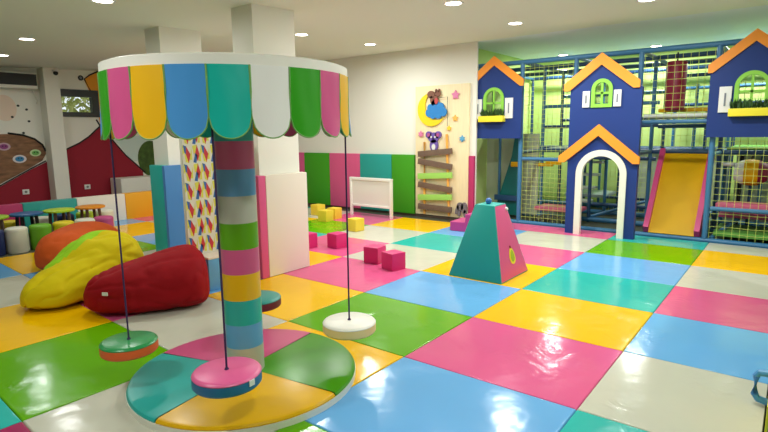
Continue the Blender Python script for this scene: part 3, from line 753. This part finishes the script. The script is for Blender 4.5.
for y_, c, l in ((2.35, 'maroon', 'maroon drum stool at the left in the back row'), (2.72, 'yellow', 'yellow drum stool behind the blue table'), (3.17, 'white', 'white drum stool between the blue and lime tables'), (3.5, 'navy', 'navy drum stool behind the lime table'),
                (3.82, 'lime', 'lime drum stool behind the orange table'), (4.13, 'white', 'white drum stool at the right end of the back row')):
    stool(-9.28, y_, c, l, 'back row of drum stools')
TC = {'lime': (176,206,40), 'blue': (30,86,140), 'orange': (224,140,30), 'green': (150,190,40)}
for y_, c, l in ((2.41, 'green', 'green round table cut by the left edge'), (2.85, 'blue', 'blue round table between the green and lime tables'), (3.29, 'lime', 'lime round table between the blue and orange tables'), (3.75, 'orange', 'orange round table farthest right of the row')):
    t = thing('round_table', l, 'table', (-8.9, y_, -.05), 0, 'small round tables')
    MB().lathe([(0, .49), (.2, .49), (.214, .482), (.214, .462), (.206, .455), (0, .455)], 40).build('tabletop', mat('table_'+c, TC[c], .4), t)
    for a in (45, 135, 225, 315):
        MB().bar((.13*math.cos(R(a)), .13*math.sin(R(a)), .455), (.16*math.cos(R(a)), .16*math.sin(R(a)), 0), .035).build('leg', M_brown if c != 'blue' else M_dark, t)

# ------------------------------------------------------------------ left wall: mural, air conditioner, camera, sockets
def flat(name, poly, m_, par, d=.006, off=0.0, x=XL):
    return MB().prism(poly, (), x+off, x+off+d, 'x').build(name, m_, par)
mu = thing('wall_mural', 'painted mural of a pointed orange and red hat with black outlines by the window', 'mural', (0, 0, 0))
flat('orange_patch', [(5.26, 2.75), (5.38, 2.84), (5.6, 2.93), (5.9, 2.95), (6.1, 2.5), (5.7, 1.95), (5.52, 1.76), (5.5, 1.95), (5.5, 2.5), (5.35, 2.5)], M_morange, mu)
flat('red_patch', [(4.745, .0), (4.745, 1.26), (5.05, 1.40), (5.25, 1.53), (5.5, 1.75), (5.75, 1.45), (6.02, 1.1), (6.4, .7), (6.4, .0)], M_red, mu)
def line(name, pts, w_, par, off=.006):
    MB().tube([(XL+off, a, b) for a, b in pts], w_, 6).build(name, M_black, par)
line('outline', [(4.745, 1.26), (5.05, 1.40), (5.25, 1.53), (5.5, 1.75), (5.62, 1.9)], .016, mu)
line('outline', [(5.44, 1.9), (5.52, 1.74), (5.75, 1.45), (6.02, 1.1), (6.45, .68)], .016, mu)
line('outline', [(5.38, 2.5), (5.27, 2.75), (5.38, 2.84), (5.6, 2.95)], .016, mu)
flat('hat_bobble', ell(5.2, 2.77, .055, .055), M_black, mu, .01)
flat('hat_bobble_highlight', ell(5.2, 2.77, .025, .03), mat('bobble_grey', (120,126,140), .6), mu, .004, .01)
tree = flat('painted_tree', ell(6.62, 1.0, .32, .42), mat('painted_tree', (70,96,36), .8, var=.9, vscale=9), mu, .004)
flat('pale_sky_patch', [(5.78, 1.5), (6.6, 1.55), (6.7, 1.3), (6.35, .95), (6.15, .95)], mat('mural_pale', (206,222,214), .8), mu, .003)
m2 = thing('wall_mural', 'painted mural of a brown furry shape with round faces above a red field', 'mural', (0, 0, 0))
flat('red_field', [(2.6, .0), (4.38, .0), (4.38, 1.03), (4.1, .9), (3.8, .74), (3.5, .58), (2.6, .3)], M_red, m2)
M_fur = mat('mural_fur', (136,98,70), .8, var=.9, vscale=5, stretch=(1, 1, 4))
flat('brown_shape', [(2.6, .34), (3.5, .63), (3.8, .78), (4.1, .94), (4.3, 1.06), (4.385, 1.2), (4.36, 1.36), (4.25, 1.48), (4.05, 1.56), (3.8, 1.6), (3.4, 1.6), (2.6, 1.5)], M_fur, m2, .004)
line('outline', [(2.6, .32), (3.5, .6), (3.8, .76), (4.1, .92), (4.36, 1.05)], .014, m2)
line('outline', [(3.75, 1.62), (4.0, 1.58), (4.2, 1.5), (4.33, 1.38), (4.38, 1.25)], .02, m2)
for yy, zz, a, b, c1, c2, tl in ((4.19, 1.22, .1, .07, (200,220,170), (110,180,90), 'green'), (3.9, 1.11, .12, .08, (226,220,220), (60,140,190), 'blue'), (3.66, 1.36, .11, .075, (200,170,180), (150,70,130), 'purple')):
    f = flat('round_face', ell(yy, zz, a, b), mat('face_rim_'+tl, c1, .8), m2, .008)
    flat('face_centre', ell(yy, zz, a*.65, b*.65), mat('face_'+tl, c2, .8), f, .011)
    flat('face_eyes', ell(yy-.02, zz+.01, .012, .012), M_black, f, .013); flat('face_eyes', ell(yy+.03, zz+.01, .012, .012), M_black, f, .013)
flat('pale_glow', ell(3.75, 2.1, .2, .25), mat('mural_peach', (236,214,196), .85), m2, .002)
for yy, zz in ((3.98, 2.15), (4.12, 2.08), (4.14, 1.85), (4.02, 1.62), (3.86, 1.93)):
    flat('dot', ell(yy, zz, .025, .022, 12), M_black, m2, .006)
t = thing('air_conditioner', 'white wall air conditioner with a wide black front under the ceiling', 'air conditioner', (XL+.01, 3.62, 2.47))
MB().box((.13, 0, .15), (.26, 1.3, .3), None, .02).build('housing', mat('ac_white', (226,226,214), .5), t)
MB().box((.263, 0, .17), (.012, 1.28, .22), None, .004).build('front_panel', M_black, t)
MB().tube([(.03, .62, .0), (.04, .66, -.12), (.03, .7, -.2), (.02, .68, -.27)], .012, 8).build('cable', mat('ac_white', (226,226,214), .5), t)
t = thing('security_camera', 'small black dome camera on the white pilaster near the ceiling', 'camera', (-11.9, 4.6, 2.8))
MB().sphere((.02, 0, 0), .045).build('dome', M_black, t)
MB().lathe([(0, .03), (.06, .03), (.06, .06), (0, .06)], 20).build('mount', M_shut, t)
for yy, lab in ((3.94, 'small white wall socket on the red field left of the pilaster'), (5.12, 'small white wall socket on the red mural right of the pilaster')):
    t = thing('wall_socket', lab, 'socket', (XL+.006, yy, .45))
    MB().box((.006, 0, 0), (.012, .12, .1), None, .003).build('plate', M_shut, t)
    MB().lathe([(0, .0), (.025, 0), (.025, .004), (0, .004)], 16).build('outlet', mat('socket_grey', (120,120,116), .5), t).matrix_local = Matrix.Translation((.012, 0, 0)) @ Matrix.Rotation(R(90), 4, 'Y')

# ------------------------------------------------------------------ ceiling lights
M_lens = emit('lamp_lens', (255,246,226), 14)
def lamp(x, y, label, power=40, z=None, rad=.12):
    z = zc(y) if z is None else z
    t = thing('ceiling_light', label, 'ceiling light', (x, y, z), 0, 'recessed ceiling lights')
    MB().lathe([(.085, -.002), (.105, -.008), (.112, -.004), (.112, .004), (.085, .004)], 32).build('trim_ring', M_shut, t)
    MB().lathe([(0, -.003), (.086, -.003), (.086, .003), (0, .003)], 28).build('lens', M_lens, t)
    ld = bpy.data.lights.new('lamp', 'AREA'); ld.shape = 'DISK'; ld.size = rad*2; ld.energy = power; ld.color = (.98, 1, .97)
    lo = bpy.data.objects.new('lamp', ld); col.objects.link(lo); lo.location = (x, y, z-.03)
K = 1.0
lamp(-5.35, 2.55, 'ceiling light at the top left above the canopy', 24*K)
lamp(-8.25, 2.88, 'ceiling light second from the left', 17*K)
lamp(-10.25, 3.2, 'ceiling light nearest the left wall', 14*K)
lamp(-3.1, 5.25, 'ceiling light at the top centre of the room', 58*K)
lamp(-1.48, 6.75, 'ceiling light nearest the right above the mats', 62*K)
lamp(-3.2, 7.08, 'ceiling light in front of the tall blue house', 50*K)
lamp(-5.8, 7.12, 'ceiling light before the white wall', 40*K)
lamp(-5.72, 5.48, 'ceiling light beside the pillar behind the canopy', 42*K)
GO = 'ceiling light out of view behind the photographer'
lamp(-.6, 3.6, 'ceiling light over the right hand mats', 36*K)
lamp(-.4, .9, GO, 36*K); lamp(-2.9, .1, GO, 34*K); lamp(1.4, 5.2, 'ceiling light beyond the right partition', 46*K)
lamp(-8.4, 5.9, 'ceiling light over the mats behind the left pillar', 20*K)
lamp(-6.2, .2, GO, 8*K)
for x in (-3.9, -2.2, -.6, 1.2): lamp(x, 10.95, 'ceiling light inside the alcove above the climbing frame', 52*K, 3.055)

# ------------------------------------------------------------------ world and view
wd = bpy.data.worlds.new('world'); scene.world = wd; wd.use_nodes = True
bg = wd.node_tree.nodes['Background']; bg.inputs['Color'].default_value = (.85, .93, 1, 1); bg.inputs['Strength'].default_value = 1.6
scene.view_settings.view_transform = 'Standard'; scene.view_settings.look = 'None'
scene.view_settings.exposure = -.22; scene.view_settings.gamma = 1
scene.view_settings.use_curve_mapping = False
